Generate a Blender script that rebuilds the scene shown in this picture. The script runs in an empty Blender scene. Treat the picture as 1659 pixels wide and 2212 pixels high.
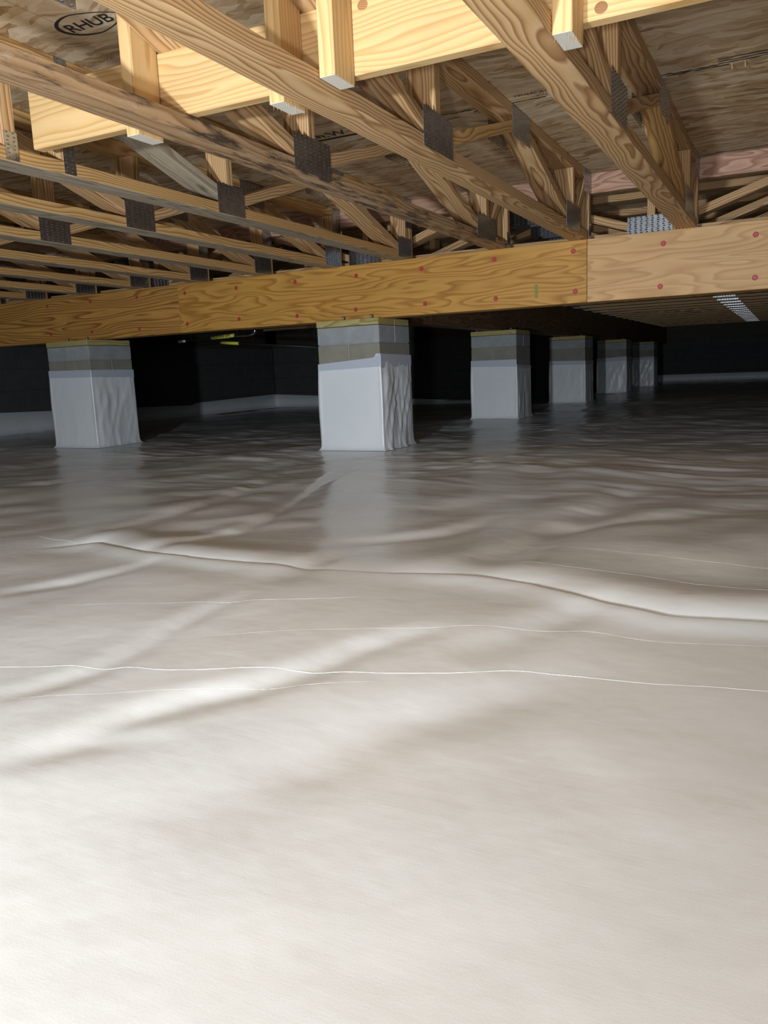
import bpy, bmesh, math, random
import numpy as np
from mathutils import Vector, Matrix
random.seed(7)
SC = bpy.context.scene
COL = SC.collection

# ------------------------------------------------------------------ camera
F = Vector((-0.44780135, 0.87707538, -0.17381807))
R = Vector((0.89317054, 0.44780338, -0.04145514))
U = Vector((-0.04147704, 0.17381284, 0.98390485))
CAM = Vector((2.0450, -4.0341, 0.4469))
cam = bpy.data.cameras.new('camera')
cam.sensor_fit = 'VERTICAL'
cam.sensor_height = 24.0
cam.lens = 1727.16 / 2212 * 24.0
cam.clip_start = 0.02
cam.clip_end = 60
co = bpy.data.objects.new('camera', cam)
COL.objects.link(co)
m = Matrix.Identity(4)
for i in range(3):
    m[i][0] = R[i]; m[i][1] = U[i]; m[i][2] = -F[i]; m[i][3] = CAM[i]
co.matrix_world = m
SC.camera = co

# ------------------------------------------------------------------ light
w = bpy.data.worlds.new('world'); SC.world = w; w.use_nodes = True
bg = w.node_tree.nodes['Background']
bg.inputs[0].default_value = (0.5, 0.6, 0.7, 1); bg.inputs[1].default_value = 0.0

# a hand-held work light just behind and to the left of the photographer, beam wide and aimed ahead
sl_ = bpy.data.lights.new('work_light', 'SPOT'); sl_.energy = 214; sl_.color = (0.84, 0.93, 1.0)
sl_.spot_size = math.radians(108); sl_.spot_blend = 1.0; sl_.shadow_soft_size = 0.05
so = bpy.data.objects.new('work_light', sl_); COL.objects.link(so); so.location = (1.43, -5.25, 0.37)
so.rotation_euler = (Vector((-0.20, -1.0, 1.30)) - so.location).to_track_quat('-Z', 'Y').to_euler()
s2 = bpy.data.lights.new('ceiling_fill_light', 'SPOT'); s2.energy = 66; s2.color = (0.93, 0.96, 1.0)  # added fill lamp near the ground, aimed up to brighten the ceiling
s2.spot_size = math.radians(66); s2.spot_blend = 0.9; s2.shadow_soft_size = 0.06
o2 = bpy.data.objects.new('ceiling_fill_light', s2); COL.objects.link(o2); o2.location = (2.15, -5.0, 0.14)
o2.rotation_euler = (Vector((1.15, -1.2, 1.75)) - o2.location).to_track_quat('-Z', 'Y').to_euler()
# added fill: broad area lamp behind the photographer, aimed at the near floor
al = bpy.data.lights.new('floor_fill_light', 'AREA'); al.shape = 'RECTANGLE'
al.size = 1.6; al.size_y = 0.7; al.energy = 13.5; al.color = (0.86, 0.94, 1.0)
ao = bpy.data.objects.new('floor_fill_light', al); COL.objects.link(ao)
ao.location = (2.5, -5.0, 0.98)
ao.rotation_euler = (Vector((2.0, -3.1, 0.0)) - ao.location).to_track_quat('-Z', 'Y').to_euler()

SC.view_settings.view_transform = 'Standard'
SC.view_settings.look = 'None'
SC.view_settings.gamma = 1
SC.view_settings.use_curve_mapping = False
SC.view_settings.exposure = 1.2

# ------------------------------------------------------------------ materials
def nt(name):
    mt = bpy.data.materials.new(name); mt.use_nodes = True
    t = mt.node_tree
    return mt, t, t.nodes['Principled BSDF']
def N(t, typ, **kw):
    n = t.nodes.new(typ)
    for k, v in kw.items():
        setattr(n, k, v)
    return n
def ramp(t, stops):
    r = N(t, 'ShaderNodeValToRGB'); e = r.color_ramp.elements
    while len(e) < len(stops): e.new(0.5)
    for i, (p, c) in enumerate(stops):
        e[i].position = p; e[i].color = (c[0], c[1], c[2], 1)
    return r
def mathn(t, op, a, b=None):
    n = N(t, 'ShaderNodeMath', operation=op)
    for i, v in enumerate((a, b)):
        if v is None: continue
        if isinstance(v, (int, float)): n.inputs[i].default_value = v
        else: t.links.new(v, n.inputs[i])
    return n.outputs[0]
def mixc(t, fac, a, b, mode='MIX'):
    n = N(t, 'ShaderNodeMix', data_type='RGBA', blend_type=mode)
    if isinstance(fac, (int, float)): n.inputs[0].default_value = fac
    else: t.links.new(fac, n.inputs[0])
    for idx, v in ((6, a), (7, b)):
        if isinstance(v, tuple): n.inputs[idx].default_value = (v[0], v[1], v[2], 1)
        else: t.links.new(v, n.inputs[idx])
    return n.outputs[2]
def mapping(t, src, scale=(1, 1, 1), loc=(0, 0, 0)):
    mp = N(t, 'ShaderNodeMapping')
    t.links.new(src, mp.inputs[0]); mp.inputs['Scale'].default_value = scale
    mp.inputs['Location'].default_value = loc
    return mp
def noise(t, vec, scale, detail=3, rough=0.5):
    n = N(t, 'ShaderNodeTexNoise'); n.inputs['Scale'].default_value = scale
    n.inputs['Detail'].default_value = detail; n.inputs['Roughness'].default_value = rough
    if vec is not None: t.links.new(vec, n.inputs['Vector'])
    return n
def bump(t, bs, h, dist, strength=1.0):
    b = N(t, 'ShaderNodeBump'); b.inputs['Strength'].default_value = strength
    b.inputs['Distance'].default_value = dist
    t.links.new(h, b.inputs['Height']); t.links.new(b.outputs[0], bs.inputs['Normal'])

def wood(name, light, mid, dark, ring=34.0, stretch=0.20, warp=0.036, rough=0.62, dirt=None, dirtamt=0.0, vary=0.12):
    """grain runs along local X; rings around a pith outside the board; every object gets its own offset"""
    mt, t, bs = nt(name)
    tc = N(t, 'ShaderNodeTexCoord'); oi = N(t, 'ShaderNodeObjectInfo')
    comb = N(t, 'ShaderNodeCombineXYZ')
    rnd = oi.outputs['Random']
    t.links.new(mathn(t, 'MULTIPLY', rnd, 37.0), comb.inputs[0])
    t.links.new(mathn(t, 'SUBTRACT', mathn(t, 'MULTIPLY', mathn(t, 'FRACT', mathn(t, 'MULTIPLY', rnd, 91.7)), 0.08), 0.04), comb.inputs[1])
    t.links.new(mathn(t, 'ADD', mathn(t, 'MULTIPLY', mathn(t, 'FRACT', mathn(t, 'MULTIPLY', rnd, 53.3)), 0.04), 0.022), comb.inputs[2])
    add = N(t, 'ShaderNodeVectorMath', operation='ADD')
    t.links.new(tc.outputs['Object'], add.inputs[0]); t.links.new(comb.outputs[0], add.inputs[1])
    mp = mapping(t, add.outputs[0], (stretch, 1, 1))
    n1 = noise(t, mp.outputs[0], 9.0, 2, 0.45)
    sub = N(t, 'ShaderNodeVectorMath', operation='SUBTRACT'); t.links.new(n1.outputs['Color'], sub.inputs[0]); sub.inputs[1].default_value = (0.5, 0.5, 0.5)
    sc = N(t, 'ShaderNodeVectorMath', operation='SCALE'); t.links.new(sub.outputs[0], sc.inputs[0]); sc.inputs['Scale'].default_value = warp * 2
    ad2 = N(t, 'ShaderNodeVectorMath', operation='ADD'); t.links.new(mp.outputs[0], ad2.inputs[0]); t.links.new(sc.outputs[0], ad2.inputs[1])
    wv = N(t, 'ShaderNodeTexWave', wave_type='RINGS', rings_direction='X', wave_profile='SAW')
    wv.inputs['Scale'].default_value = ring; wv.inputs['Distortion'].default_value = 0.6
    wv.inputs['Detail'].default_value = 1.5; wv.inputs['Detail Scale'].default_value = 0.6
    t.links.new(ad2.outputs[0], wv.inputs['Vector'])
    r = ramp(t, [(0.0, light), (0.45, mid), (0.82, dark), (1.0, light)])
    t.links.new(wv.outputs['Fac'], r.inputs[0])
    fib = noise(t, mapping(t, add.outputs[0], (2.5, 160, 160)).outputs[0], 2.0, 2, 0.6)
    c = mixc(t, mathn(t, 'MULTIPLY', fib.outputs['Fac'], 0.22), r.outputs[0], dark)
    blot = noise(t, mapping(t, add.outputs[0], (1.2, 6, 6)).outputs[0], 1.5, 2)
    br = mathn(t, 'ADD', mathn(t, 'MULTIPLY', blot.outputs['Fac'], 0.35), mathn(t, 'ADD', 0.85 - vary / 2, mathn(t, 'MULTIPLY', rnd, vary)))
    hsv = N(t, 'ShaderNodeHueSaturation'); t.links.new(c, hsv.inputs['Color']); t.links.new(br, hsv.inputs['Value'])
    c = hsv.outputs[0]
    if dirt:
        dn = noise(t, mapping(t, add.outputs[0], (5, 26, 26)).outputs[0], 1.0, 6, 0.65)
        dr = ramp(t, [(0.60 - dirtamt, (0, 0, 0)), (0.70 - dirtamt, (1, 1, 1))]); t.links.new(dn.outputs['Fac'], dr.inputs[0])
        c = mixc(t, mathn(t, 'MULTIPLY', dr.outputs[0], 0.9), c, dirt)
        dn2 = noise(t, mapping(t, add.outputs[0], (7, 30, 30), (9, 3, 1)).outputs[0], 1.3, 7, 0.75)
        dr2 = ramp(t, [(0.58, (0, 0, 0)), (0.66, (1, 1, 1))]); t.links.new(dn2.outputs['Fac'], dr2.inputs[0])
        c = mixc(t, mathn(t, 'MULTIPLY', dr2.outputs[0], 0.5), c, (0.50, 0.42, 0.33))
    t.links.new(c, bs.inputs['Base Color'])
    bs.inputs['Roughness'].default_value = rough
    bs.inputs['Specular IOR Level'].default_value = 0.3
    hb = mathn(t, 'ADD', mathn(t, 'MULTIPLY', wv.outputs['Fac'], -0.6), mathn(t, 'MULTIPLY', fib.outputs['Fac'], 1.0))
    bump(t, bs, hb, 0.0006, 0.6)
    return mt

PINE = wood('pine', (0.62, 0.42, 0.225), (0.54, 0.335, 0.155), (0.27, 0.13, 0.048), ring=39)
PINE2 = wood('pine_amber', (0.66, 0.42, 0.18), (0.56, 0.33, 0.125), (0.30, 0.145, 0.045), ring=40)
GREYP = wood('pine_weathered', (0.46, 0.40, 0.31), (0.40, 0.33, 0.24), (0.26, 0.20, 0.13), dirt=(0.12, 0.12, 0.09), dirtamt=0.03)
DIRTY = wood('pine_muddy', (0.46, 0.30, 0.17), (0.38, 0.235, 0.12), (0.24, 0.135, 0.06), ring=26, dirt=(0.045, 0.03, 0.022), dirtamt=0.075)
SPRUCE = wood('spruce_clean', (0.66, 0.455, 0.225), (0.62, 0.405, 0.185), (0.50, 0.30, 0.115), ring=24, warp=0.045, vary=0.05)
DARKW = wood('shade_darkened_wood', (0.075, 0.065, 0.052), (0.06, 0.05, 0.04), (0.04, 0.03, 0.022))  # sill and rim joist colour darkened to stand for the unlit rear
SHADELVL = wood('shade_darkened_veneer', (0.20, 0.12, 0.06), (0.16, 0.09, 0.045), (0.09, 0.05, 0.025), ring=8, stretch=0.13, warp=0.26, rough=0.6)  # rear girder veneer, its shade put into a darker colour
CROSSU = wood('pine_shaded_grey', (0.23, 0.18, 0.12), (0.19, 0.145, 0.095), (0.12, 0.08, 0.05))  # cross-truss undersides: shade painted in as a darker pine
LVL = wood('laminated_veneer', (0.57, 0.31, 0.075), (0.52, 0.27, 0.06), (0.34, 0.155, 0.03), ring=8, stretch=0.13, warp=0.26, rough=0.5, vary=0.03)
LVLR = wood('laminated_veneer_pale', (0.62, 0.385, 0.18), (0.58, 0.345, 0.15), (0.47, 0.255, 0.10), ring=8, stretch=0.13, warp=0.26, rough=0.5, vary=0.03)
LVLG = wood('girder_sawn', (0.56, 0.29, 0.08), (0.46, 0.225, 0.055), (0.22, 0.09, 0.02), ring=20, stretch=0.10, warp=0.09, rough=0.5, vary=0.03)
RIMM = wood('rim_veneer', (0.58, 0.36, 0.26), (0.48, 0.28, 0.19), (0.30, 0.155, 0.10), ring=10, stretch=0.2, warp=0.25, vary=0.06)
TREAT = wood('treated_plate', (0.50, 0.43, 0.18), (0.42, 0.34, 0.13), (0.27, 0.20, 0.08), ring=45)

def simple(name, col, rough=0.5, metal=0.0, spec=0.5):
    mt, t, bs = nt(name)
    bs.inputs['Base Color'].default_value = (*col, 1); bs.inputs['Roughness'].default_value = rough
    bs.inputs['Metallic'].default_value = metal; bs.inputs['Specular IOR Level'].default_value = spec
    return mt
def galv():
    mt, t, bs = nt('galvanised_steel')
    tc = N(t, 'ShaderNodeTexCoord')
    v = N(t, 'ShaderNodeTexVoronoi'); v.inputs['Scale'].default_value = 90
    t.links.new(tc.outputs['Object'], v.inputs['Vector'])
    r = ramp(t, [(0, (0.30, 0.31, 0.34)), (1, (0.50, 0.53, 0.57))]); t.links.new(v.outputs['Color'], r.inputs[0])
    t.links.new(r.outputs[0], bs.inputs['Base Color'])
    bs.inputs['Metallic'].default_value = 0.95; bs.inputs['Roughness'].default_value = 0.24
    return mt
GALV = galv()
SLOT = simple('slot_dark', (0.012, 0.012, 0.012), 0.9)
BLACK = simple('black_ink', (0.012, 0.010, 0.008), 0.7)
BLKPIPE = simple('black_iron', (0.02, 0.02, 0.022), 0.45, 0.3)
CHROME = simple('bright_steel', (0.75, 0.76, 0.78), 0.2, 1.0)
YELLOW = simple('yellow_vinyl', (0.72, 0.66, 0.07), 0.4)
RED = simple('red_paint', (0.42, 0.04, 0.045), 0.5)
GREENP = simple('green_paint', (0.22, 0.25, 0.05), 0.7)
TAPE = simple('bluish_tape', (0.50, 0.545, 0.62), 0.42)
MORT = simple('mortar', (0.33, 0.33, 0.31), 0.9)
STUD = simple('zinc_stud', (0.4, 0.4, 0.42), 0.4, 0.8)

def cmu(name, a, b):
    mt, t, bs = nt(name)
    tc = N(t, 'ShaderNodeTexCoord'); oi = N(t, 'ShaderNodeObjectInfo')
    ad = N(t, 'ShaderNodeVectorMath', operation='ADD'); t.links.new(tc.outputs['Object'], ad.inputs[0]); t.links.new(oi.outputs['Random'], ad.inputs[1])
    n1 = noise(t, ad.outputs[0], 9, 5, 0.6); n2 = noise(t, ad.outputs[0], 160, 3, 0.7)
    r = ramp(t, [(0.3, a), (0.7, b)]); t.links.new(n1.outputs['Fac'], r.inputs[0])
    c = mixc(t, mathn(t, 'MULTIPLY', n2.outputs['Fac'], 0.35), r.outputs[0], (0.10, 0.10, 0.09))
    t.links.new(c, bs.inputs['Base Color']); bs.inputs['Roughness'].default_value = 0.9
    bump(t, bs, n2.outputs['Fac'], 0.003, 0.7)
    return mt
CAPM = cmu('cmu_blue_grey', (0.30, 0.325, 0.34), (0.42, 0.44, 0.45))
CMUM = cmu('cmu_tan_grey', (0.25, 0.235, 0.19), (0.34, 0.32, 0.27))
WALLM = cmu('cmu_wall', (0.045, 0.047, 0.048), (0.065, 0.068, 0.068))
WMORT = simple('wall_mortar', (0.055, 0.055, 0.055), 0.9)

def liner(name, a, b, rough, bscale, bdist, warm=None):
    mt, t, bs = nt(name)
    tc = N(t, 'ShaderNodeTexCoord')
    n1 = noise(t, tc.outputs['Object'], 2.2, 3, 0.5)
    r = ramp(t, [(0.35, a), (0.65, b)]); t.links.new(n1.outputs['Fac'], r.inputs[0])
    t.links.new(r.outputs[0], bs.inputs['Base Color'])
    bs.inputs['Roughness'].default_value = rough; bs.inputs['Specular IOR Level'].default_value = 0.62
    f1 = noise(t, mapping(t, tc.outputs['Object'], (14, 120, 60)).outputs[0], 1.0, 3, 0.6)
    f2 = noise(t, tc.outputs['Object'], bscale, 3, 0.55)
    f3 = noise(t, tc.outputs['Object'], 420, 2, 0.6)
    h = mathn(t, 'ADD', mathn(t, 'ADD', mathn(t, 'MULTIPLY', f1.outputs['Fac'], 0.035), mathn(t, 'MULTIPLY', f2.outputs['Fac'], 1.0)), mathn(t, 'MULTIPLY', f3.outputs['Fac'], 0.02))
    bump(t, bs, h, bdist, 1.0)
    rr = mathn(t, 'ADD', mathn(t, 'MULTIPLY', f1.outputs['Fac'], 0.06), rough - 0.03)
    t.links.new(rr, bs.inputs['Roughness'])
    return mt
FLOORM = liner('ground_sheet', (0.76, 0.775, 0.785), (0.83, 0.84, 0.84), 0.25, 6.0, 0.003)
WRAPM = liner('pier_wrap_sheet', (0.74, 0.77, 0.80), (0.80, 0.82, 0.85), 0.34, 12.0, 0.003)

def osb():
    mt, t, bs = nt('oriented_strand_board')
    tc = N(t, 'ShaderNodeTexCoord'); g = N(t, 'ShaderNodeNewGeometry')
    P = g.outputs['Position']
    nz = noise(t, P, 3.5, 3, 0.5)
    sub = N(t, 'ShaderNodeVectorMath', operation='SUBTRACT'); t.links.new(nz.outputs['Color'], sub.inputs[0]); sub.inputs[1].default_value = (0.5, 0.5, 0.5)
    sc = N(t, 'ShaderNodeVectorMath', operation='SCALE'); t.links.new(sub.outputs[0], sc.inputs[0]); sc.inputs['Scale'].default_value = 0.22
    ad = N(t, 'ShaderNodeVectorMath', operation='ADD'); t.links.new(P, ad.inputs[0]); t.links.new(sc.outputs[0], ad.inputs[1])
    v1 = N(t, 'ShaderNodeTexVoronoi'); v1.inputs['Scale'].default_value = 1; v1.inputs['Randomness'].default_value = 1
    t.links.new(mapping(t, ad.outputs[0], (9, 38, 1)).outputs[0], v1.inputs['Vector'])
    v2 = N(t, 'ShaderNodeTexVoronoi'); v2.inputs['Scale'].default_value = 1
    t.links.new(mapping(t, ad.outputs[0], (22, 60, 1), (3, 7, 0)).outputs[0], v2.inputs['Vector'])
    s1 = N(t, 'ShaderNodeSeparateColor'); t.links.new(v1.outputs['Color'], s1.inputs[0])
    s2 = N(t, 'ShaderNodeSeparateColor'); t.links.new(v2.outputs['Color'], s2.inputs[0])
    big = noise(t, P, 2.0, 3, 0.5)
    f = mathn(t, 'ADD', mathn(t, 'ADD', mathn(t, 'MULTIPLY', s1.outputs[0], 0.42), mathn(t, 'MULTIPLY', s2.outputs[0], 0.20)), mathn(t, 'MULTIPLY', big.outputs['Fac'], 0.42))
    r = ramp(t, [(0.22, (0.27, 0.155, 0.07)), (0.42, (0.50, 0.345, 0.19)), (0.60, (0.63, 0.485, 0.31)), (0.85, (0.76, 0.63, 0.46))])
    t.links.new(f, r.inputs[0])
    fib = noise(t, mapping(t, ad.outputs[0], (8, 220, 1)).outputs[0], 1.0, 2)
    c = mixc(t, mathn(t, 'MULTIPLY', fib.outputs['Fac'], 0.35), r.outputs[0], (0.17, 0.10, 0.05))
    t.links.new(c, bs.inputs['Base Color']); bs.inputs['Roughness'].default_value = 0.7
    h = mathn(t, 'ADD', s1.outputs[0], mathn(t, 'MULTIPLY', s2.outputs[0], 0.6))
    bump(t, bs, h, 0.0012, 0.8)
    return mt
OSB = osb()

# ------------------------------------------------------------------ helpers
def link(o, parent=None):
    COL.objects.link(o)
    if parent is not None: o.parent = parent
    return o
def mesh(name, verts, faces, mat, parent=None, smooth=False, mats=None, fmat=None):
    me = bpy.data.meshes.new(name); me.from_pydata([tuple(v) for v in verts], [], faces)
    for x in (mats or [mat]): me.materials.append(x)
    if fmat is not None: me.polygons.foreach_set('material_index', fmat)
    if smooth: me.polygons.foreach_set('use_smooth', [True] * len(me.polygons))
    me.update()
    o = bpy.data.objects.new(name, me)
    return link(o, parent)
def thing(name, label, cat, loc=(0, 0, 0), group=None):
    o = bpy.data.objects.new(name, None); o.empty_display_size = 0.1
    link(o); o.location = loc; tag(o, label, cat, group)
    return o
def tag(o, label, cat, group=None):
    o['label'] = label; o['category'] = cat
    if group: o['group'] = group
    return o
def struct(o):
    o['kind'] = 'structure'; return o
def boxbm(x0, x1, y0, y1, z0, z1, bev=0.0):
    bm = bmesh.new()
    bmesh.ops.create_cube(bm, size=1)
    for v in bm.verts:
        v.co = Vector(((x0 + x1) / 2 + v.co.x * (x1 - x0), (y0 + y1) / 2 + v.co.y * (y1 - y0), (z0 + z1) / 2 + v.co.z * (z1 - z0)))
    if bev: bmesh.ops.bevel(bm, geom=bm.edges[:], offset=bev, segments=1, affect='EDGES')
    return bm
def frombm(name, bm, mat, parent=None, mw=None):
    me = bpy.data.meshes.new(name); bm.to_mesh(me); bm.free(); me.materials.append(mat)
    o = bpy.data.objects.new(name, me)
    if mw is not None: o.matrix_local = mw
    return link(o, parent)
def box(name, x0, x1, y0, y1, z0, z1, mat, parent=None, bev=0.0, grain='x'):
    """box whose local X is the grain; coordinates in the parent's space"""
    c = Vector(((x0 + x1) / 2, (y0 + y1) / 2, (z0 + z1) / 2)); d = Vector((x1 - x0, y1 - y0, z1 - z0))
    if grain == 'x': rot = Matrix.Identity(4); L = d
    elif grain == 'y': rot = Matrix.Rotation(math.pi / 2, 4, 'Z'); L = Vector((d.y, d.x, d.z))
    else: rot = Matrix.Rotation(-math.pi / 2, 4, 'Y'); L = Vector((d.z, d.y, d.x))
    bm = boxbm(-L.x / 2, L.x / 2, -L.y / 2, L.y / 2, -L.z / 2, L.z / 2, bev)
    return frombm(name, bm, mat, parent, Matrix.Translation(c) @ rot)
def tube(name, pts, r, mat, parent=None, seg=8, closed=False, flat=1.0):
    pts = [Vector(p) for p in pts]; V = []; Fc = []
    for i, p in enumerate(pts):
        a = pts[max(0, i - 1)]; b = pts[min(len(pts) - 1, i + 1)]
        t = (b - a).normalized(); up = Vector((0, 0, 1)) if abs(t.z) < 0.95 else Vector((1, 0, 0))
        s = t.cross(up).normalized(); u = s.cross(t).normalized()
        rr = r[i] if isinstance(r, (list, tuple)) else r
        for k in range(seg):
            an = 2 * math.pi * k / seg
            V.append(p + s * math.cos(an) * rr + u * math.sin(an) * rr * flat)
    n = len(pts)
    for i in range(n - 1):
        for k in range(seg):
            Fc.append((i * seg + k, i * seg + (k + 1) % seg, (i + 1) * seg + (k + 1) % seg, (i + 1) * seg + k))
    Fc.append(tuple(range(seg))[::-1]); Fc.append(tuple((n - 1) * seg + k for k in range(seg)))
    return mesh(name, V, Fc, mat, parent, smooth=True)

# ------------------------------------------------------------------ structure: floor sheet
ZB, ZC = 1.0385, 1.3555      # underside of trusses, underside of decking
def vnoise(x, y, seed):
    """smooth value noise in [-1,1]"""
    xi = np.floor(x).astype(np.int64); yi = np.floor(y).astype(np.int64)
    fx = x - xi; fy = y - yi
    fx = fx * fx * fx * (fx * (fx * 6 - 15) + 10); fy = fy * fy * fy * (fy * (fy * 6 - 15) + 10)
    def h(a, b):
        n = (a * 374761393 + b * 668265263 + seed * 974634777) & 0x7fffffff
        n = ((n ^ (n >> 13)) * 1274126177) & 0x7fffffff
        n = (n ^ (n >> 16)) & 0xffff
        return n / 32767.5 - 1
    return (h(xi, yi) * (1 - fx) + h(xi + 1, yi) * fx) * (1 - fy) + (h(xi, yi + 1) * (1 - fx) + h(xi + 1, yi + 1) * fx) * fy
def chaikin(p, n=2):
    for _ in range(n):
        q = [p[0]]
        for a, b in zip(p[:-1], p[1:]):
            q += [(a[0] * .75 + b[0] * .25, a[1] * .75 + b[1] * .25), (a[0] * .25 + b[0] * .75, a[1] * .25 + b[1] * .75)]
        p = q + [p[-1]]
    return p
def polydist(X, Y, pts):
    """signed distance (positive to the left of the polyline) and parameter along it"""
    best = np.full(X.shape, 1e9); sd = np.zeros(X.shape); tt = np.zeros(X.shape)
    L = 0.0
    for (ax, ay), (bx, by) in zip(pts[:-1], pts[1:]):
        dx, dy = bx - ax, by - ay; l2 = dx * dx + dy * dy
        t = np.clip(((X - ax) * dx + (Y - ay) * dy) / l2, 0, 1)
        d = np.hypot(X - ax - t * dx, Y - ay - t * dy)
        s = np.sign(dx * (Y - ay) - dy * (X - ax))
        mk = d < best
        best = np.where(mk, d, best); sd = np.where(mk, d * s, sd); tt = np.where(mk, L + t * math.sqrt(l2), tt)
        L += math.sqrt(l2)
    return sd, tt, L
MAINFOLD = [(0.20, -2.55), (0.339, -2.447), (0.506, -2.504), (0.633, -2.53), (0.768, -2.54), (1.012, -2.522), (1.259, -2.506), (1.464, -2.473), (1.593, -2.5), (1.699, -2.552), (1.792, -2.592), (1.876, -2.621), (1.957, -2.614), (2.03, -2.605), (2.5, -2.62)]
VALLEYS = [  # soft troughs in the sheet
    ([(0.500, -2.961), (0.528, -2.915), (0.633, -2.752), (0.680, -2.532)], 0.022, 0.007),
    ([(0.581, -2.541), (0.599, -2.336), (0.606, -2.068), (0.287, -1.084), (0.174, -0.547)], 0.022, 0.01),
    ([(0.234, -2.458), (0.244, -2.351), (0.206, -1.979), (0.115, -1.513), (-0.093, -0.767)], 0.035, 0.01),
    ([(1.014, -3.354), (1.031, -3.307), (1.068, -3.239), (1.087, -3.150), (1.047, -2.895), (1.066, -2.714)], 0.02, 0.006),
    ([(1.218, -3.453), (1.242, -3.371), (1.280, -3.243), (1.391, -3.107), (1.451, -2.894), (1.546, -2.769)], 0.024, 0.007),
    ([(1.435, -2.474), (1.455, -2.166), (1.512, -1.769), (1.546, -1.038)], 0.045, 0.014),
    ([(1.437, -1.966), (1.515, -1.832), (1.702, -1.729), (1.909, -1.440), (2.049, -1.195)], 0.05, 0.012),
    ([(0.968, -2.279), (1.066, -2.124), (1.163, -2.027), (1.219, -1.909), (1.251, -1.685)], 0.035, 0.01),
    ([(1.492, -3.490), (1.533, -3.365), (1.594, -3.175), (1.715, -3.032), (1.790, -2.851)], 0.045, 0.007),
    ([(1.207, -3.476), (1.225, -3.419), (1.284, -3.341), (1.395, -3.310)], 0.022, 0.005),
    ([(1.084, -2.666), (1.049, -2.415), (1.110, -2.209)], 0.03, 0.007),
    ([(-1.027, -1.701), (-0.870, -1.460), (-0.894, -1.058)], 0.05, 0.01),
    ([(1.604, -2.920), (1.682, -2.721), (1.761, -2.514)], 0.035, 0.007),
]
TUCK = [(-1.9, -0.36), (-1.468, -0.388), (-0.948, -0.459), (-0.073, -0.537), (0.3, -0.53), (0.576, -0.555), (0.889, -0.603), (1.397, -0.691), (1.984, -0.767), (2.6, -0.80)]
SEAM = [(0.70, -0.60), (0.902, -0.175), (0.95, 0.5), (0.982, 1.145), (1.02, 2.4)]
def height(X, Y):
    wx = X + 0.10 * vnoise(X * 1.7, Y * 1.7, 5); wy = Y + 0.10 * vnoise(X * 1.7, Y * 1.7, 6)
    near = np.clip((Y + 3.9) / 2.2, 0.25, 1.0)
    u = wx * 0.91 - wy * 0.42; v = wx * 0.42 + wy * 0.91
    Z = 0.013 * vnoise(u * 2.1, v * 0.9, 1) * near
    Z += 0.007 * vnoise(u * 5.0, v * 2.4, 2) * near
    Z += 0.0030 * vnoise(u * 7.0, v * 6.0, 3) * near
    far = np.clip((Y + 1.9) / 1.4, 0.0, 1.0)
    Z += 0.0040 * vnoise(wx * 7, wy * 17, 4) * far
    Z += 0.0020 * (1 - np.abs(vnoise(wx * 10, wy * 26, 8))) * far
    for pts, sg, dp in VALLEYS:
        d, t, L = polydist(X + 0.15 * (wx - X), Y + 0.15 * (wy - Y), chaikin(pts, 1))
        env = np.clip(np.minimum(t, L - t) / 0.18, 0, 1)
        Z -= dp * np.exp(-(d / sg) ** 2 / 2) * env
        Z += dp * 0.25 * np.exp(-((d - 2.2 * sg) / (1.3 * sg)) ** 2 / 2) * env
    d, t, L = polydist(X, Y, MAINFOLD)
    env = np.clip(np.minimum(t / 0.15, (L - t) / 0.1), 0, 1)
    amp = 0.75 + 0.35 * np.sin(t * 4.1 + 0.4) + 0.15 * np.sin(t * 11)
    prof = np.where(d < 0, 0.008 * np.exp(-(d / 0.05) ** 2),
                    np.where(d < 0.008, 0.008 - 0.005 * (d / 0.008), 0.003 + 0.016 * (1 - np.exp(-((d - 0.008) / 0.045)))) * np.exp(-(np.maximum(d - 0.06, 0) / 0.14) ** 2))
    Z += prof * env * amp
    d, t, L = polydist(X, Y + 0.012 * np.sin(X * 9), TUCK)
    Z += 0.010 * np.exp(-(np.maximum(d, 0) / 0.012) ** 2) * np.exp(-(np.minimum(d, 0) / 0.09) ** 2) * np.clip(np.minimum(t, L - t) / 0.1, 0, 1)
    d, t, L = polydist(X, Y, SEAM)
    Z += 0.006 * np.exp(-(np.maximum(d, 0) / 0.012) ** 2) * np.exp(-(np.minimum(d, 0) / 0.08) ** 2) * np.clip(np.minimum(t, L - t) / 0.1, 0, 1)
    # flat round the pier feet
    for px, py in PIERS:
        dx = np.maximum(np.maximum(px - 0.397 - X, X - px), 0); dy = np.maximum(np.maximum(py - Y, Y - py - 0.397), 0)
        Z *= np.clip((np.hypot(dx, dy) - 0.03) / 0.12, 0, 1)
    return Z
D = 2.508
PIERS = [(-2.2347, 0.029), (0.0, 0.0), (0.0, D), (0.0, 2 * D), (0.0, 3 * D), (0.0, 4 * D)]
def axis(segs):
    a = [segs[0][0]]
    for s, e, st in segs:
        n = max(1, int(round((e - s) / st))); a += [s + (e - s) * (i + 1) / n for i in range(n)]
    return np.array(a)
xs = axis([(-4.4, -2.0, 0.05), (-2.0, -0.4, 0.022), (-0.4, 2.5, 0.0115), (2.5, 6.5, 0.16)])
ys = axis([(-8.0, -4.2, 0.2), (-4.2, -2.68, 0.0095), (-2.68, -2.40, 0.0035), (-2.40, -2.2, 0.0095), (-2.2, -0.2, 0.013), (-0.2, 2.0, 0.022), (2.0, 5.4, 0.06), (5.4, 12.6, 0.2)])
X, Y = np.meshgrid(xs, ys)
Z = height(X, Y)
nx, ny = len(xs), len(ys)
me = bpy.data.meshes.new('floor')
me.vertices.add(nx * ny)
me.vertices.foreach_set('co', np.stack([X, Y, Z], -1).astype(np.float32).ravel())
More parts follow.
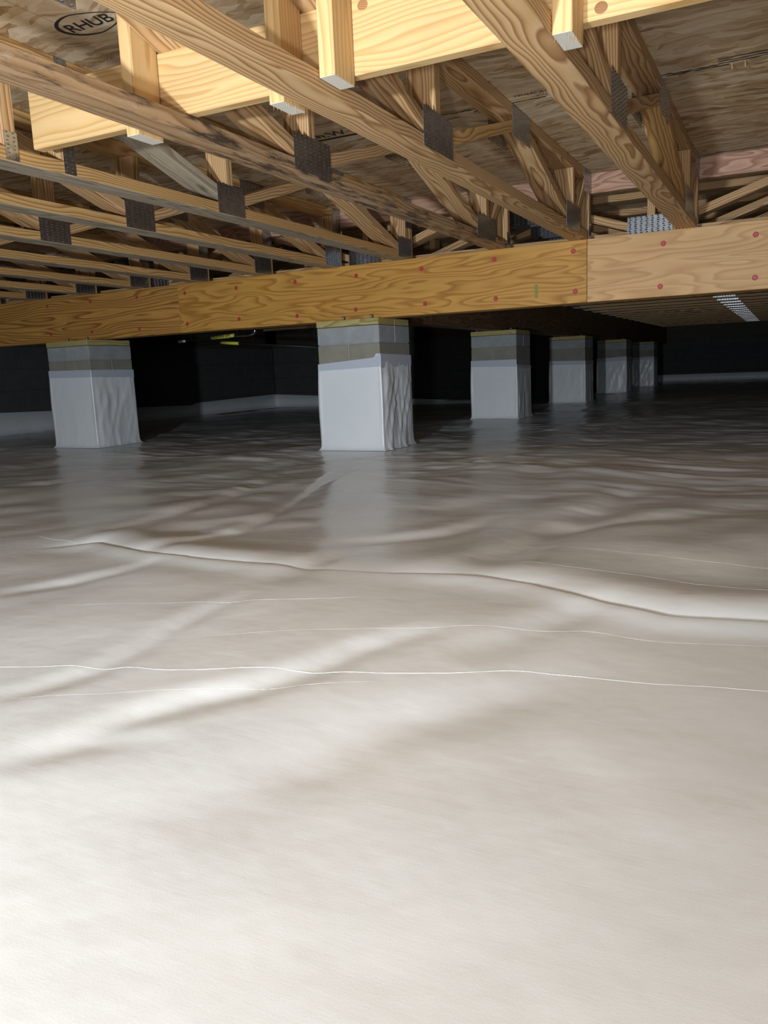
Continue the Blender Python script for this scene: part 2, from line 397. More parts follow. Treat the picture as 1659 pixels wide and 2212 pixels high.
ii = (np.arange(ny - 1)[:, None] * nx + np.arange(nx - 1)[None, :]).ravel()
quads = np.stack([ii, ii + 1, ii + nx + 1, ii + nx], -1).astype(np.int32)
me.loops.add(quads.size); me.loops.foreach_set('vertex_index', quads.ravel())
me.polygons.add(len(quads)); me.polygons.foreach_set('loop_start', np.arange(0, quads.size, 4, dtype=np.int32))
me.polygons.foreach_set('use_smooth', np.ones(len(quads), dtype=bool))
me.update(calc_edges=True); me.validate()
me.materials.append(FLOORM)
floor = struct(link(bpy.data.objects.new('floor', me)))
floor['label'] = 'glossy off-white vapour barrier sheet wrinkled over the crawl space ground'
def crease(pts, r, jit):
    pts = chaikin(pts)
    P = []
    for (ax, ay), (bx, by) in zip(pts[:-1], pts[1:]):
        n = max(1, int(math.hypot(bx - ax, by - ay) / 0.012))
        for i in range(n):
            P.append((ax + (bx - ax) * i / n, ay + (by - ay) * i / n))
    P.append(pts[-1])
    A = np.array(P); A[:, 1] += jit * vnoise(A[:, 0] * 18, A[:, 0] * 0, 11)
    H = height(A[:, 0], A[:, 1])
    n = len(A)
    rr = [r * (0.25 + 0.5 * abs(math.sin(i * 0.61) * math.cos(i * 0.047 + 1))) * min(1, i / 8 + 0.05, (n - 1 - i) / 8 + 0.05) for i in range(n)]
    o = tube('crease', [(A[i, 0], A[i, 1], H[i]) for i in range(n)], rr, FLOORM, floor, seg=8, flat=0.6)
for pts, r in (([(0.80, -3.26), (0.919, -3.22), (1.098, -3.146), (1.216, -3.14), (1.379, -3.05), (1.519, -3.026), (1.624, -2.971), (1.691, -2.923), (1.75, -2.919), (1.882, -2.915), (2.034, -2.879), (2.4, -2.86)], 0.0015),
               ([(1.031, -3.307), (1.239, -3.215), (1.353, -3.135), (1.531, -3.049)], 0.00045),
               ([(0.706, -2.944), (0.996, -2.832), (1.181, -2.743), (1.342, -2.672)], 0.00045),
               ([(1.117, -3.002), (1.272, -2.915), (1.428, -2.844), (1.588, -2.766), (1.738, -2.72), (1.856, -2.741), (2.03, -2.697), (2.4, -2.66)], 0.00045),
               ([(0.05, -2.42), (0.12, -2.44), (0.325, -2.475)], 0.0022),
               ([(1.25, -2.25), (1.55, -2.35), (1.80, -2.38), (2.2, -2.45)], 0.00045),
               ([(1.35, -2.05), (1.6, -2.15), (1.85, -2.2), (2.3, -2.22)], 0.00045)):
    crease(pts, r, 0.004)
for a, b in (((-1.30, -0.41), (-1.12, -0.44)), ((-0.75, -0.49), (-0.60, -0.50)), ((0.52, -0.56), (0.62, -0.57)), ((0.64, -0.575), (0.72, -0.59)), ((0.83, -0.60), (0.90, -0.61)), ((1.30, -0.68), (1.38, -0.69))):
    crease([a, b], 0.0045, 0.006)

# ------------------------------------------------------------------ structure: ceiling of OSB sheets
ceil = bpy.data.objects.new('ceiling', None); link(ceil); struct(ceil)
ceil['label'] = 'subfloor of oriented strand board sheets seen from below'
ceil.location = (0, 0, ZC)
y = -1.105 - 1.22 * 6; pm = None; row = 0
while y < 12.6:
    x = -4.55 - (1.22 if row % 2 else 0)
    while x < 6.5:
        if pm is None:
            p = frombm('panel', boxbm(0, 2.437, 0, 1.2175, 0, 0.019), OSB, ceil); pm = p.data
        else:
            p = link(bpy.data.objects.new('panel', pm), ceil)
        p.location = (x, y, 0)
        x += 2.44
    y += 1.22; row += 1

def textmesh(s, size, mat, parent, loc, rot, name='lettering', shear=0.0, sx=1.0, thick=0.0):
    c = bpy.data.curves.new(name, 'FONT'); c.body = s; c.size = size; c.shear = shear; c.extrude = 0.0003; c.offset = thick
    c.resolution_u = 4
    tmp = bpy.data.objects.new('tmp', c); COL.objects.link(tmp)
    dg = bpy.context.evaluated_depsgraph_get(); me = bpy.data.meshes.new_from_object(tmp.evaluated_get(dg))
    bpy.data.objects.remove(tmp); me.name = name
    me.materials.clear(); me.materials.append(mat)
    o = link(bpy.data.objects.new(name, me), parent); o.location = loc; o.rotation_euler = rot; o.scale = (sx, 1, 1)
    return o
DN = (math.pi, 0, 0)
textmesh('ch.W', 0.075, BLACK, ceil, (0.315, -1.135, -0.00045), DN, 'stamped_lettering', thick=0.001)
box('stamped_bar', 0.33, 0.66, -1.118, -1.100, -0.0012, 0.0, BLACK, ceil)
textmesh('TENSAL AT', 0.024, BLACK, ceil, (1.150, -1.168, -0.00045), DN, 'stamped_lettering', 0.2)
textmesh('STRE', 0.018, BLACK, ceil, (1.222, -1.135, -0.00045), DN, 'stamped_lettering', 0.2)
def inkline(pts, wd, name='stamped_line'):
    V = []; Fc = []
    for i, (px, py) in enumerate(pts):
        a = Vector(pts[max(0, i - 1)]); b = Vector(pts[min(len(pts) - 1, i + 1)]); t = (b - a).normalized(); n = Vector((-t.y, t.x))
        ww = wd[i] if isinstance(wd, list) else wd
        for s, z in ((1, -0.0012), (-1, -0.0012), (-1, 0.0005), (1, 0.0005)):
            V.append((px + n.x * ww * s / 2, py + n.y * ww * s / 2, z))
    for i in range(len(pts) - 1):
        for k in range(4):
            Fc.append((4 * i + k, 4 * i + (k + 1) % 4, 4 * i + 4 + (k + 1) % 4, 4 * i + 4 + k))
    return mesh(name, V, Fc, BLACK, ceil)
# oval badge near the top left
arc = []; wdt = []
for i in range(33):
    a = math.pi * 2 * i / 32
    arc.append((0.392 - 0.088 * math.cos(a) * (1 if math.cos(a) > 0 else 1.25), -2.358 + 0.058 * math.sin(a) * (1 - 0.35 * max(0, -math.cos(a))))); wdt.append(0.003 + 0.008 * max(0, math.cos(a)))
inkline(arc, wdt, 'stamped_oval')
textmesh('RHUB', 0.062, BLACK, ceil, (0.318, -2.336, -0.00045), DN, 'stamped_lettering', 0.15, 0.95, 0.0005)
# smeared seam printing on the right-hand sheet, and beside the rim
rr = random.Random(3)
for x0, x1, yc in ((1.64, 1.83, -1.085), (1.80, 2.20, -1.150), (1.80, 2.15, -1.125), (1.63, 1.80, -1.100), (1.80, 2.10, -1.105), (0.98, 1.12, -1.10), (0.87, 0.98, -1.13), (1.64, 2.1, 0.105), (1.7, 2.1, 0.088), (1.12, 1.25, -1.115)):
    n = 14; pts = [(x0 + (x1 - x0) * i / n, yc + rr.uniform(-0.004, 0.004)) for i in range(n + 1)]
    inkline(pts, [rr.uniform(0.001, 0.009) for _ in pts], 'stamped_line')
for sx, sy in ((0.298, -2.19), (0.343, -2.17), (1.838, -1.10), (1.876, -1.10), (0.18, -1.2)):
    tube('staple_leg', [(sx, sy, 0.001), (sx + 0.001, sy, -0.022)], 0.0011, simple('staple', (0.65, 0.52, 0.3), 0.5) if sx == 0.298 else bpy.data.materials['staple'], ceil, seg=4)

# ------------------------------------------------------------------ structure: walls
def blockwall(name, axis_, fixed, a0, a1, sgn, h=0.812, liner_top=0.17, label=''):
    """sgn: direction (along the fixed axis) the visible face looks"""
    root = bpy.data.objects.new(name, None); link(root); struct(root); root['label'] = label
    th = 0.19
    def bx(nm, u0, u1, d0, d1, z0, z1, mat, bev=0):
        lo, hi = sorted((fixed + sgn * d0, fixed + sgn * d1))
        if axis_ == 'y': return box(nm, lo, hi, u0, u1, z0, z1, mat, root, bev, 'y')
        return box(nm, u0, u1, lo, hi, z0, z1, mat, root, bev, 'x')
    bx('mortar_core', a0, a1, -th, -0.004, -0.02, h, WMORT)
    proto = None
    for r in range(4):
        u = a0 - (0.203 if r % 2 else 0)
        while u < a1 - 0.05:
            s, e = max(u, a0) + 0.005, min(u + 0.406, a1) - 0.005
            if e - s > 0.06:
                full = abs((e - s) - 0.396) < 0.002
                if full and proto is not None:
                    o = link(bpy.data.objects.new('block', proto.data), root); o.rotation_euler = proto.rotation_euler.copy()
                    if axis_ == 'y': o.location = (proto.location.x, (s + e) / 2, r * 0.203 + 0.1)
                    else: o.location = ((s + e) / 2, proto.location.y, r * 0.203 + 0.1)
                else:
                    o = bx('block', s, e, -0.03, 0, r * 0.203 + 0.003, r * 0.203 + 0.197, WALLM, 0.003)
                    if full: proto = o
            u += 0.406
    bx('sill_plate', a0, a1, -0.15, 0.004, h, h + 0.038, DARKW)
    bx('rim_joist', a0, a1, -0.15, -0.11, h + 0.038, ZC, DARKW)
    # sheet lapped up the wall, with an uneven top edge
    V = []; Fc = []; n = int((a1 - a0) / 0.1)
    for i in range(n + 1):
        u = a0 + (a1 - a0) * i / n
        top = liner_top(u) if callable(liner_top) else liner_top
        for d, z in ((0.045, 0.003), (0.014, 0.02), (0.007, 0.06), (0.006, top), (0.002, top)):
            dd = fixed + sgn * (d + (0.002 * math.sin(u * 23) if d > 0.005 else 0))
            V.append((dd, u, z) if axis_ == 'y' else (u, dd, z))
    for i in range(n):
        for k in range(4):
            Fc.append((5 * i + k, 5 * i + 5 + k, 5 * i + 6 + k, 5 * i + 1 + k))
    mesh('wall_liner', V, Fc, WRAPM, root, smooth=True)
    return root
def ltop(u):
    if u < 3.6: return 0.215 - 0.030 * (u - 0.9)
    return 0.155 + 0.018 * (u - 3.6)
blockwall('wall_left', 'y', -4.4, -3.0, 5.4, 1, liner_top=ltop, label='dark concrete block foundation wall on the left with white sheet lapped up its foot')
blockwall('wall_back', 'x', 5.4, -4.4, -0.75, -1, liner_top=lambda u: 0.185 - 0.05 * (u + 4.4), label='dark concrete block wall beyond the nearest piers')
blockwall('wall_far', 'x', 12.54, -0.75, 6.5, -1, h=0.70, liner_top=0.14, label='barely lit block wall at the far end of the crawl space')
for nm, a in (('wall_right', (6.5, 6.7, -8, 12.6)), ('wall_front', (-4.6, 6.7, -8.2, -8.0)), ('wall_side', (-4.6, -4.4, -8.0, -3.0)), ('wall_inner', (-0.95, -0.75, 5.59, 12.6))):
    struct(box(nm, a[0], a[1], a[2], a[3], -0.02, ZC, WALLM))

# ------------------------------------------------------------------ piers
def pier(px, py, rot, label, wrapz, tape, wr, seed):
    """px,py: front right corner of the blockwork; wrapz(u) top edge along the perimeter u in 0..4 (0=front left, 1=front right, 2=back right)"""
    B = 0.397
    t = thing('block_pier', label, 'pier', (px - B / 2, py + B / 2, 0), 'wrapped block piers carrying the girders')
    h = B / 2
    box('mortar_core', -h + 0.006, h - 0.006, -h + 0.006, h - 0.006, 0.0, 0.700, MORT, t)
    z = 0.702 - 0.0987; courses = [(z, 0.702, rot, CAPM)]
    k = 1
    while z > 0.01:
        z0 = max(z - 0.203, 0.0); courses.append((z0, z, (rot + k) % 2, CMUM)); z = z0; k += 1
    for z0, z1, r, mt in courses:
        for s in (-1, 1):
            lo, hi = (-h, -0.004) if s < 0 else (0.004, h)
            if r: box('block', lo, hi, -h, h, z0 + 0.002, z1 - 0.002, mt, t, 0.003)
            else: box('block', -h, h, lo, hi, z0 + 0.002, z1 - 0.002, mt, t, 0.003)
    for s in (-1, 1):
        lo, hi = (-h - 0.002, -0.001) if s < 0 else (0.001, h - 0.003)
        if rot: box('plate_board', lo, hi, -h - 0.002, h, 0.7025, 0.7385, TREAT, t, 0.002, 'y')
        else: box('plate_board', -h - 0.002, h, lo, hi, 0.7025, 0.7385, TREAT, t, 0.002)
    for bx_ in ((0.004, 0.185) if px < -1 else (-0.03, 0.148) if py < 1 else (-0.15, 0.15)):
        tube('anchor_stud', [(bx_, -h + 0.01, 0.737), (bx_, -h + 0.01, 0.757)], 0.006, STUD, t, seg=8)
    # wrap: a ring of sheet round the pier, flaring onto the ground
    nper = 44; rows = [0.003, 0.006, 0.016, 0.035, 0.07] + [0.11 + 0.03 * i for i in range(60)]
    V = []; Fc = []; c0 = 0.012; side = 2 * h + 0.012
    rows = [r for r in rows if r < 0.44]
    nr = len(rows) + 2
    per = []
    for sd in range(4):
        for i in range(nper):
            f = i / nper; per.append((sd, f))
    for sd, f in per:
        hh = h + 0.003
        c = -hh + 2 * hh * f
        pos = {0: (c, -hh), 1: (hh, c), 2: (-c, hh), 3: (-hh, -c)}[sd]
        nrm = {0: (0, -1), 1: (1, 0), 2: (0, 1), 3: (-1, 0)}[sd]
        e = min(f, 1 - f)
        top = wrapz(sd + f)
        corner = max(0, 1 - e / 0.04)
        # outward direction leans diagonally at corners
        ox = pos[0] / hh if corner > 0.0 else nrm[0]; oy = pos[1] / hh if corner > 0.0 else nrm[1]
        for j in range(nr):
            z = rows[j] if j < len(rows) else (top - 0.012 if j == len(rows) else top)
            fl = 0.020 * math.exp(-z / 0.008) + 0.005 * math.exp(-z / 0.06)
            env = min(1, e / 0.12) * min(1, max(0, (top - z - 0.045) / 0.10)) * wr[sd]
            a = np.array([sd * 3 + f * 1.0]); 
            q = sd * 5.3 + seed * 3.1
            sk = f + 0.35 * z
            wv_ = float(vnoise(np.array([sk * 5 + q]), np.array([z * 4.0 + q]), 21)[0]) * 0.5 + 0.5
            r1 = 1 - abs(float(vnoise(np.array([(f - z * 1.1) * 6.5 + q]), np.array([z * 3 + q]), 22)[0]))
            r2 = 1 - abs(float(vnoise(np.array([(f + z * 0.4) * 11 + q]), np.array([z * 4 + q]), 23)[0]))
            wv_ = env * (0.008 * wv_ + 0.0075 * r1 ** 5 + 0.003 * r2 ** 3)
            bulge = 0.007 * corner * max(0, math.sin(min(1, max(0, z / top)) * math.pi)) * (1 if sd in (0, 1) else 0)
            off = fl + wv_ + bulge
            V.append((pos[0] + ox * off, pos[1] + oy * off, z))
    n = len(per)
    for i in range(n):
        i2 = (i + 1) % n
        for j in range(nr - 1):
            Fc.append((i * nr + j, i2 * nr + j, i2 * nr + j + 1, i * nr + j + 1))
    wrp = mesh('sheet_wrap', V, Fc, WRAPM, t, smooth=True)
    md = wrp.modifiers.new('thick', 'SOLIDIFY'); md.thickness = 0.0015; md.offset = -1
    # tape bands under the top edge on the two visible faces
    for sd in (0, 1):
        V = []; Fc = []; hh = h + 0.0050
        for i in range(9):
            f = 0.005 + 0.99 * i / 8; c = -hh + 2 * hh * f; top = wrapz(sd + min(f, 0.999)) - 0.001; bot = tape(sd + f)
            for dd, z in ((0, top), (0.0012, top), (0.0012, bot), (0, bot)):
                V.append((c, -hh - dd, z) if sd == 0 else (hh + dd, c, z))
        for i in range(8):
            for k in range(3):
                Fc.append((4 * i + k, 4 * i + k + 1, 4 * i + 5 + k, 4 * i + 4 + k))
        mesh('tape_strip', V, Fc, TAPE, t)
    return t
def lin(a, b, c, d=None):
    """top height: a->b over the front face, c->d over the right face"""
    d = c if d is None else d
    def f(u):
        if u < 1: return a + (b - a) * u
        if u < 2: return c + (d - c) * (u - 1)
        return d if u < 3 else a
    return f
def ctop(u):
    if u < 0.915: return 0.498 + 0.024 * u / 0.9
    if u < 1: return 0.543
    if u < 2: return 0.543 - 0.009 * (u - 1)
    return 0.53 if u < 3.9 else 0.5
pier(-2.2347, 0.029, 1, 'sheet-wrapped block pier at the left under the girder, corner turned to the camera', lin(0.542, 0.536, 0.536, 0.532), lin(0.493, 0.486, 0.486, 0.476), (0.25, 1.0, 0.5, 0.5), 1.3)
pier(0, 0, 0, 'largest and nearest wrapped block pier, centre of the photo under the front girder', ctop, lambda u: (0.460 + 0.011 * u) if u < 1 else (0.463 + 0.007 * (u - 1)), (0.12, 1.3, 0.5, 0.5), 4.1)
pier(0, D, 0, 'second wrapped block pier in the row running back from the centre pier', lin(0.497, 0.495, 0.455, 0.44), lin(0.447, 0.435, 0.43, 0.417), (0.25, 0.8, 0.5, 0.5), 2.2)
pier(0, 2 * D, 0, 'third wrapped block pier in the receding row, dimly lit with a flat wrap', lin(0.476, 0.465, 0.465), lin(0.43, 0.424, 0.42), (0.3, 0.8, 0.5, 0.5), 5.0)
pier(0, 3 * D, 1, 'fourth pier in the receding row, wrap edge sloping up to the right', lin(0.485, 0.505, 0.5), lin(0.44, 0.446, 0.44), (0.6, 0.8, 0.5, 0.5), 0.4)
pier(0, 4 * D, 0, 'farthest and darkest wrapped pier with a creased wrap', lin(0.485, 0.497, 0.49), lin(0.45, 0.45, 0.45), (1.3, 0.8, 0.5, 0.5), 3.3)

# ------------------------------------------------------------------ girders
G0, G1 = 0.0646, 0.200
gz0, gz1 = 0.739, ZB - 0.0005
g = thing('front_girder', 'long amber plywood-faced girder across the photo on top of the block piers', 'beam', (0, G0, gz0))
H = gz1 - gz0
for x0, x1, mt in ((-4.38, -1.4505, LVLG), (-1.4485, 1.126, LVL), (1.128, 6.4, LVLR)):
    box('face_board', x0, x1, 0, 0.0445, 0, H, mt, g, 0.0015)
for k, (yy, xo) in enumerate(((0.0455, -2.2), (0.0905, 0.3))):
    for x0, x1 in ((-4.38, xo), (xo + 0.002, 6.4)):
        box('inner_board', x0, x1, yy, yy + 0.0440, 0.0, H - 0.001 * k, LVL, g)
rx = random.Random(5)
bm = bmesh.new(); bmesh.ops.create_cone(bm, cap_ends=True, segments=12, radius1=0.0125, radius2=0.010, depth=0.003)
nail = bpy.data.meshes.new('bolt_head'); bm.to_mesh(nail); bm.free(); nail.materials.append(RED)
for i in range(12):
    for zz in (0.983, 0.790):
        o = link(bpy.data.objects.new('bolt_head', nail), g)
        o.location = (-2.62 + 0.4095 * i + rx.uniform(-0.01, 0.01), -0.0015, zz - gz0 + rx.uniform(-0.006, 0.006)); o.rotation_euler = (math.pi / 2, 0, 0)
mk = box('paint_mark', 0.864, 0.880, -0.0008, 0.0, 0.81 - gz0 - 0.032, 0.81 - gz0 + 0.035, GREENP, g)
mk['label'] = 'smeared green crayon stroke'
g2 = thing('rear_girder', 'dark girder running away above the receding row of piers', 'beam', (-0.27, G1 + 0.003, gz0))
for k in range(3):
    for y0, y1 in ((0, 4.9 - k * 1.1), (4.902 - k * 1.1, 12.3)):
        box('face_board' if k == 2 else 'inner_board', k * 0.045, k * 0.045 + 0.0445, y0, y1, 0, H, SHADELVL, g2, 0, 'y')

# rim board along the truss ends
rim = thing('rim_board', 'pinkish veneer rim board closing the tops of the truss ends', 'board', (0, 0.1425, 1.262))
for x0, x1 in ((-4.38, -1.9), (-1.898, 0.70), (0.702, 1.60), (1.602, 6.4)):
    box('rim_length', x0, x1, 0, 0.038, 0, ZC - 1.262 - 0.001, RIMM, rim)

# ------------------------------------------------------------------ steel plates
_pl = {}
def platemesh(L, Hh, teeth, slots=False):
    key = (round(L, 3), round(Hh, 3), teeth, slots)
    if key in _pl: return _pl[key]
    V = []; Fc = []; FM = []
    def quad(a, b, c, d, mi=0):
        n = len(V); V.extend((a, b, c, d)); Fc.append((n, n + 1, n + 2, n + 3)); FM.append(mi)
    T = 0.0016
    # local: X along plate, Z up, outward face at -Y
    c = [(-L / 2, -Hh / 2), (L / 2, -Hh / 2), (L / 2, Hh / 2), (-L / 2, Hh / 2)]
    n0 = len(V)
    for x_, z_ in c: V.append((x_, -T, z_))
    for x_, z_ in c: V.append((x_, 0, z_))
    for f in ((0, 1, 2, 3), (7, 6, 5, 4), (4, 5, 1, 0), (5, 6, 2, 1), (6, 7, 3, 2), (7, 4, 0, 3)):
        Fc.append(tuple(n0 + i for i in f)); FM.append(0)
    nc = max(1, int(round(L / 0.0265))); nrw = max(2, int(round(Hh / 0.0105)))
    rg = random.Random(int(L * 1e4 + Hh * 1e3))
    for i in range(nc):
        for j in range(nrw):
            cx = -L / 2 + (i + 0.5) * L / nc + (0.0012 if j % 2 else -0.0012) + rg.uniform(-.0006, .0006)
            cz = -Hh / 2 + (j + 0.5) * Hh / nrw
            yy = -T - 0.00015
            if slots: quad((cx - 0.0060, yy, cz - 0.0015), (cx + 0.0055, yy, cz - 0.0019), (cx + 0.0062, yy, cz + 0.00045), (cx - 0.0050, yy, cz + 0.00045), 1)
            # raised lip beside the slot
            k = len(V); hgt = 0.0032
            V.extend([(cx - 0.0045, -T, cz + 0.0008), (cx + 0.0035, -T, cz + 0.0008), (cx + 0.0035, -T, cz + 0.0042), (cx - 0.0045, -T, cz + 0.0042), (cx - 0.0005, -T - hgt, cz + 0.0020)])
            for f in ((0, 1, 4), (1, 2, 4), (2, 3, 4), (3, 0, 4)):
                Fc.append(tuple(k + q for q in f)); FM.append(0)
            if teeth:
                k = len(V)
                V.extend([(cx - 0.004, 0.0003, cz - 0.001), (cx + 0.004, 0.0003, cz - 0.001), (cx + 0.004, 0.0003, cz + 0.001), (cx - 0.004, 0.0003, cz + 0.001), (cx - 0.001, 0.0085, cz)])
                for f in ((1, 0, 4), (2, 1, 4), (3, 2, 4), (0, 3, 4)):
                    Fc.append(tuple(k + q for q in f)); FM.append(0)
    me = bpy.data.meshes.new('truss_plate'); me.from_pydata(V, [], Fc); me.materials.append(GALV); me.materials.append(SLOT)
    me.polygons.foreach_set('material_index', FM); me.update()
    _pl[key] = me
    return me

# ------------------------------------------------------------------ trusses
CH = 0.038; TW = 0.0889
def clip(poly, a, b, c):
    """keep points with a*s+b*z<=c"""
    out = []
    for i in range(len(poly)):
        p, q = poly[i - 1], poly[i]
        dp, dq = a * p[0] + b * p[1] - c, a * q[0] + b * q[1] - c
        if dp <= 0 and dq > 0 or dp > 0 and dq <= 0:
            t = dp / (dp - dq); out.append((p[0] + (q[0] - p[0]) * t, p[1] + (q[1] - p[1]) * t))
        if dq <= 0: out.append(q)
    return out
def member(name, poly, ang, parent, S, Wd, mat, w0=0.0004, w1=TW - 0.0004, bev=0.0015):
    """prism: poly in (s,z) truss plane, extruded over the width; grain along ang"""
    Z_ = Vector((0, 0, 1))
    Xl = S * math.cos(ang) + Z_ * math.sin(ang); Yl = Wd.copy(); Zl = Xl.cross(Yl)
    cs = sum(p[0] for p in poly) / len(poly); cz = sum(p[1] for p in poly) / len(poly)
    cen = S * cs + Z_ * cz + Wd * ((w0 + w1) / 2)
    bm = bmesh.new(); ra = []; rb = []
    for s, z in poly:
        for wv_, lst in ((w0, ra), (w1, rb)):
            P = S * s + Z_ * z + Wd * wv_ - cen
            lst.append(bm.verts.new((P.dot(Xl), P.dot(Yl), P.dot(Zl))))
    bm.faces.new(ra[::-1]); bm.faces.new(rb)
    n = len(poly)
    for i in range(n): bm.faces.new((ra[i], ra[(i + 1) % n], rb[(i + 1) % n], rb[i]))
    bmesh.ops.recalc_face_normals(bm, faces=bm.faces[:])
    if bev: bmesh.ops.bevel(bm, geom=bm.edges[:], offset=bev, segments=1, affect='EDGES')
    mw = Matrix((( Xl.x, Yl.x, Zl.x, cen.x), (Xl.y, Yl.y, Zl.y, cen.y), (Xl.z, Yl.z, Zl.z, cen.z), (0, 0, 0, 1)))
    return frombm(name, bm, mat, parent, mw)
HT = ZC - ZB - 0.001
def rect(s0, s1, z0, z1): return [(s0, z0), (s1, z0), (s1, z1), (s0, z1)]
def diag(p, q, smin, smax):
    """strip 38 mm thick around the line p-q, clipped between the chords"""
    dx, dz = q[0] - p[0], q[1] - p[1]; L = math.hypot(dx, dz); nx_, nz_ = -dz / L * CH / 2, dx / L * CH / 2; ex, ez = dx / L * 3, dz / L * 3
    poly = [(p[0] - ex + nx_, p[1] - ez + nz_), (p[0] - ex - nx_, p[1] - ez - nz_), (q[0] + ex - nx_, q[1] + ez - nz_), (q[0] + ex + nx_, q[1] + ez + nz_)]
    for a, b, c in ((0, -1, -(CH + 0.0005)), (0, 1, HT - CH - 0.0005), (-1, 0, -(smin + 0.0005)), (1, 0, smax - 0.0005)):
        poly = clip(poly, a, b, c)
    return poly, math.atan2(dz, dx)
def build_truss(name, label, loc, S, Wd, s0, s1, webs, verts, plates, mats, group, slots=False, under=None):
    t = thing(name, label, 'truss', loc, group)
    bc = member('bottom_chord', rect(s0, s1, 0, CH), 0, t, S, Wd, mats[0], 0, TW)
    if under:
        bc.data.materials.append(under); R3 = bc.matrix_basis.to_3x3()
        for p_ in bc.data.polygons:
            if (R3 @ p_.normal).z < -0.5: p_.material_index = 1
    member('top_chord', rect(s0, s1, HT - CH, HT), 0, t, S, Wd, mats[1], 0, TW)
    for sv in verts:
        member('vertical_web', rect(sv, sv + CH, CH + 0.0005, HT - CH - 0.0005), math.pi / 2, t, S, Wd, mats[2])
    for p, q, a, b in webs:
        poly, ang = diag((p[0], p[1] - ZB), (q[0], q[1] - ZB), a, b)
        if len(poly) > 2: member('diagonal_web', poly, ang, t, S, Wd, mats[2])
    for a, b, z0, z1, teeth in plates:
        for side in (0, 1):
            me = platemesh(b - a, z1 - z0, teeth and side == 0, slots)
            o = link(bpy.data.objects.new('truss_plate', me), t)
            cen = S * ((a + b) / 2) + Vector((0, 0, (z0 + z1) / 2 - ZB)) + Wd * (-0.0002 if side == 0 else TW + 0.0002)
            Yl = Wd if side == 0 else -Wd      # outward is -Y
            Zl = Vector((0, 0, 1)); Xl = Yl.cross(Zl)
            o.matrix_local = Matrix(((Xl.x, Yl.x, 0, cen.x), (Xl.y, Yl.y, 0, cen.y), (0, 0, 1, cen.z), (0, 0, 0, 1)))
    return t
def copy_tree(o, parent=None):
    c = o.copy(); COL.objects.link(c)
    if parent is not None: c.parent = parent
    for ch in o.children: copy_tree(ch, c)
    return c
SY, SX = Vector((0, 1, 0)), Vector((1, 0, 0))
lowA = [(-2.72, 1.33)]
websA = [((-2.6, 1.330), (-1.9, 1.108), -2.76, -1.82), ((-1.69, 1.111), (-1.12, 1.278), -1.782, -1.0), ((-0.85, 1.277), (-0.35, 1.115), -1.0, -0.22), ((-0.17, 1.10), (0.06, 1.31), -0.182, 0.102),
         ((-3.5, 1.108), (-2.92, 1.30), -3.6, -2.76), ((-4.3, 1.30), (-3.72, 1.108), -4.4, -3.64), ((-5.2, 1.108), (-4.5, 1.3), -5.3, -4.4), ((-6.1, 1.30), (-5.4, 1.108), -6.2, -5.34), ((-7.0, 1.108), (-6.3, 1.3), -7.2, -6.2)]
vertA = [-1.82, -0.22, 0.102, -3.64, -5.34]
platA = [(-1.91, -1.70, 1.045, 1.150, False), (-1.117, -0.905, 1.248, 1.3525, True), (-0.35, -0.097, 1.048, 1.153, False), (-0.011, 0.138, 1.250, 1.3525, False), (0.09, 0.14, 1.042, 1.120, False), (-2.83, -2.62, 1.245, 1.3525, True),
         (-3.74, -3.53, 1.045, 1.150, False), (-4.5, -4.3, 1.248, 1.3525, False), (-5.44, -5.23, 1.045, 1.15, False)]
websB = [((-1.56, 1.12), (-2.2, 1.32), -2.222, -1.50), ((-1.397, 1.104), (-0.917, 1.256), -1.462, -0.72), ((-0.60, 1.27), (-0.06, 1.10), -0.72, 0.05),
         ((-3.1, 1.12), (-2.46, 1.32), -3.18, -2.456), ((-3.9, 1.27), (-3.3, 1.10), -4.0, -3.22), ((-4.8, 1.10), (-4.1, 1.29), -4.9, -4.0), ((-5.6, 1.29), (-4.98, 1.10), -5.8, -4.94), ((-6.6, 1.10), (-6.0, 1.29), -6.8, -5.8)]
vertB = [-2.26, -2.456, -1.50, 0.05, 0.102, -3.22, -4.94]
platB = [(-1.56, -1.40, 1.035 + .005, 1.145, False), (-0.80, -0.61, 1.245, 1.3525, True), (-0.045, 0.12, 1.040, 1.145, False), (0.055, 0.138, 1.20, 1.3525, False),
         (-2.262, -2.221, 1.042, 1.120, False), (-2.458, -2.417, 1.042, 1.115, False), (-2.262, -2.221, 1.27, 1.3525, False), (-3.28, -3.12, 1.04, 1.145, False), (-4.1, -3.9, 1.248, 1.3525, False)]
TX = [('A', 2.52, 'open-web floor truss overhead, second from the right and out of the lamp path'),
      ('A', 2.03, 'open-web floor truss directly above the photographer'),
      ('A', 1.537, 'rightmost visible floor truss with a broad swirly-grained bottom chord'),
      ('A', 1.040, 'floor truss with the long tan bottom chord ending at the girder face joint'),
      ('A', 0.625, 'floor truss whose bottom chord is smeared with dark mud stains'),
      ('B', 0.070, 'first floor truss left of the mud-stained one, with a greyed diagonal web'),
      ('B', -0.378, 'second floor truss left of the mud-stained one, steel plates on its chord'),
      ('B', -0.855, 'third floor truss left of the mud-stained one'),
      ('B', -1.335, 'fourth floor truss left of the mud-stained one, crossing above the left girder joint'),
      ('B', -1.820, 'fifth floor truss left of the mud-stained one, nearly over the left pier'),
      ('B', -2.300, 'sixth floor truss left of the mud-stained one, straight above the left pier'),
      ('B', -2.780, 'seventh floor truss left of the mud-stained one, leftmost one seen meeting the girder'),
      ('B', -3.270, 'eighth floor truss left of the mud-stained one, lowest thin chord at the left edge'),
      ('B', -3.760, 'ninth floor truss left of the mud-stained one, beyond the left edge'),
      ('B', -4.240, 'last floor truss against the left block wall')]
proto = {}
trs = []
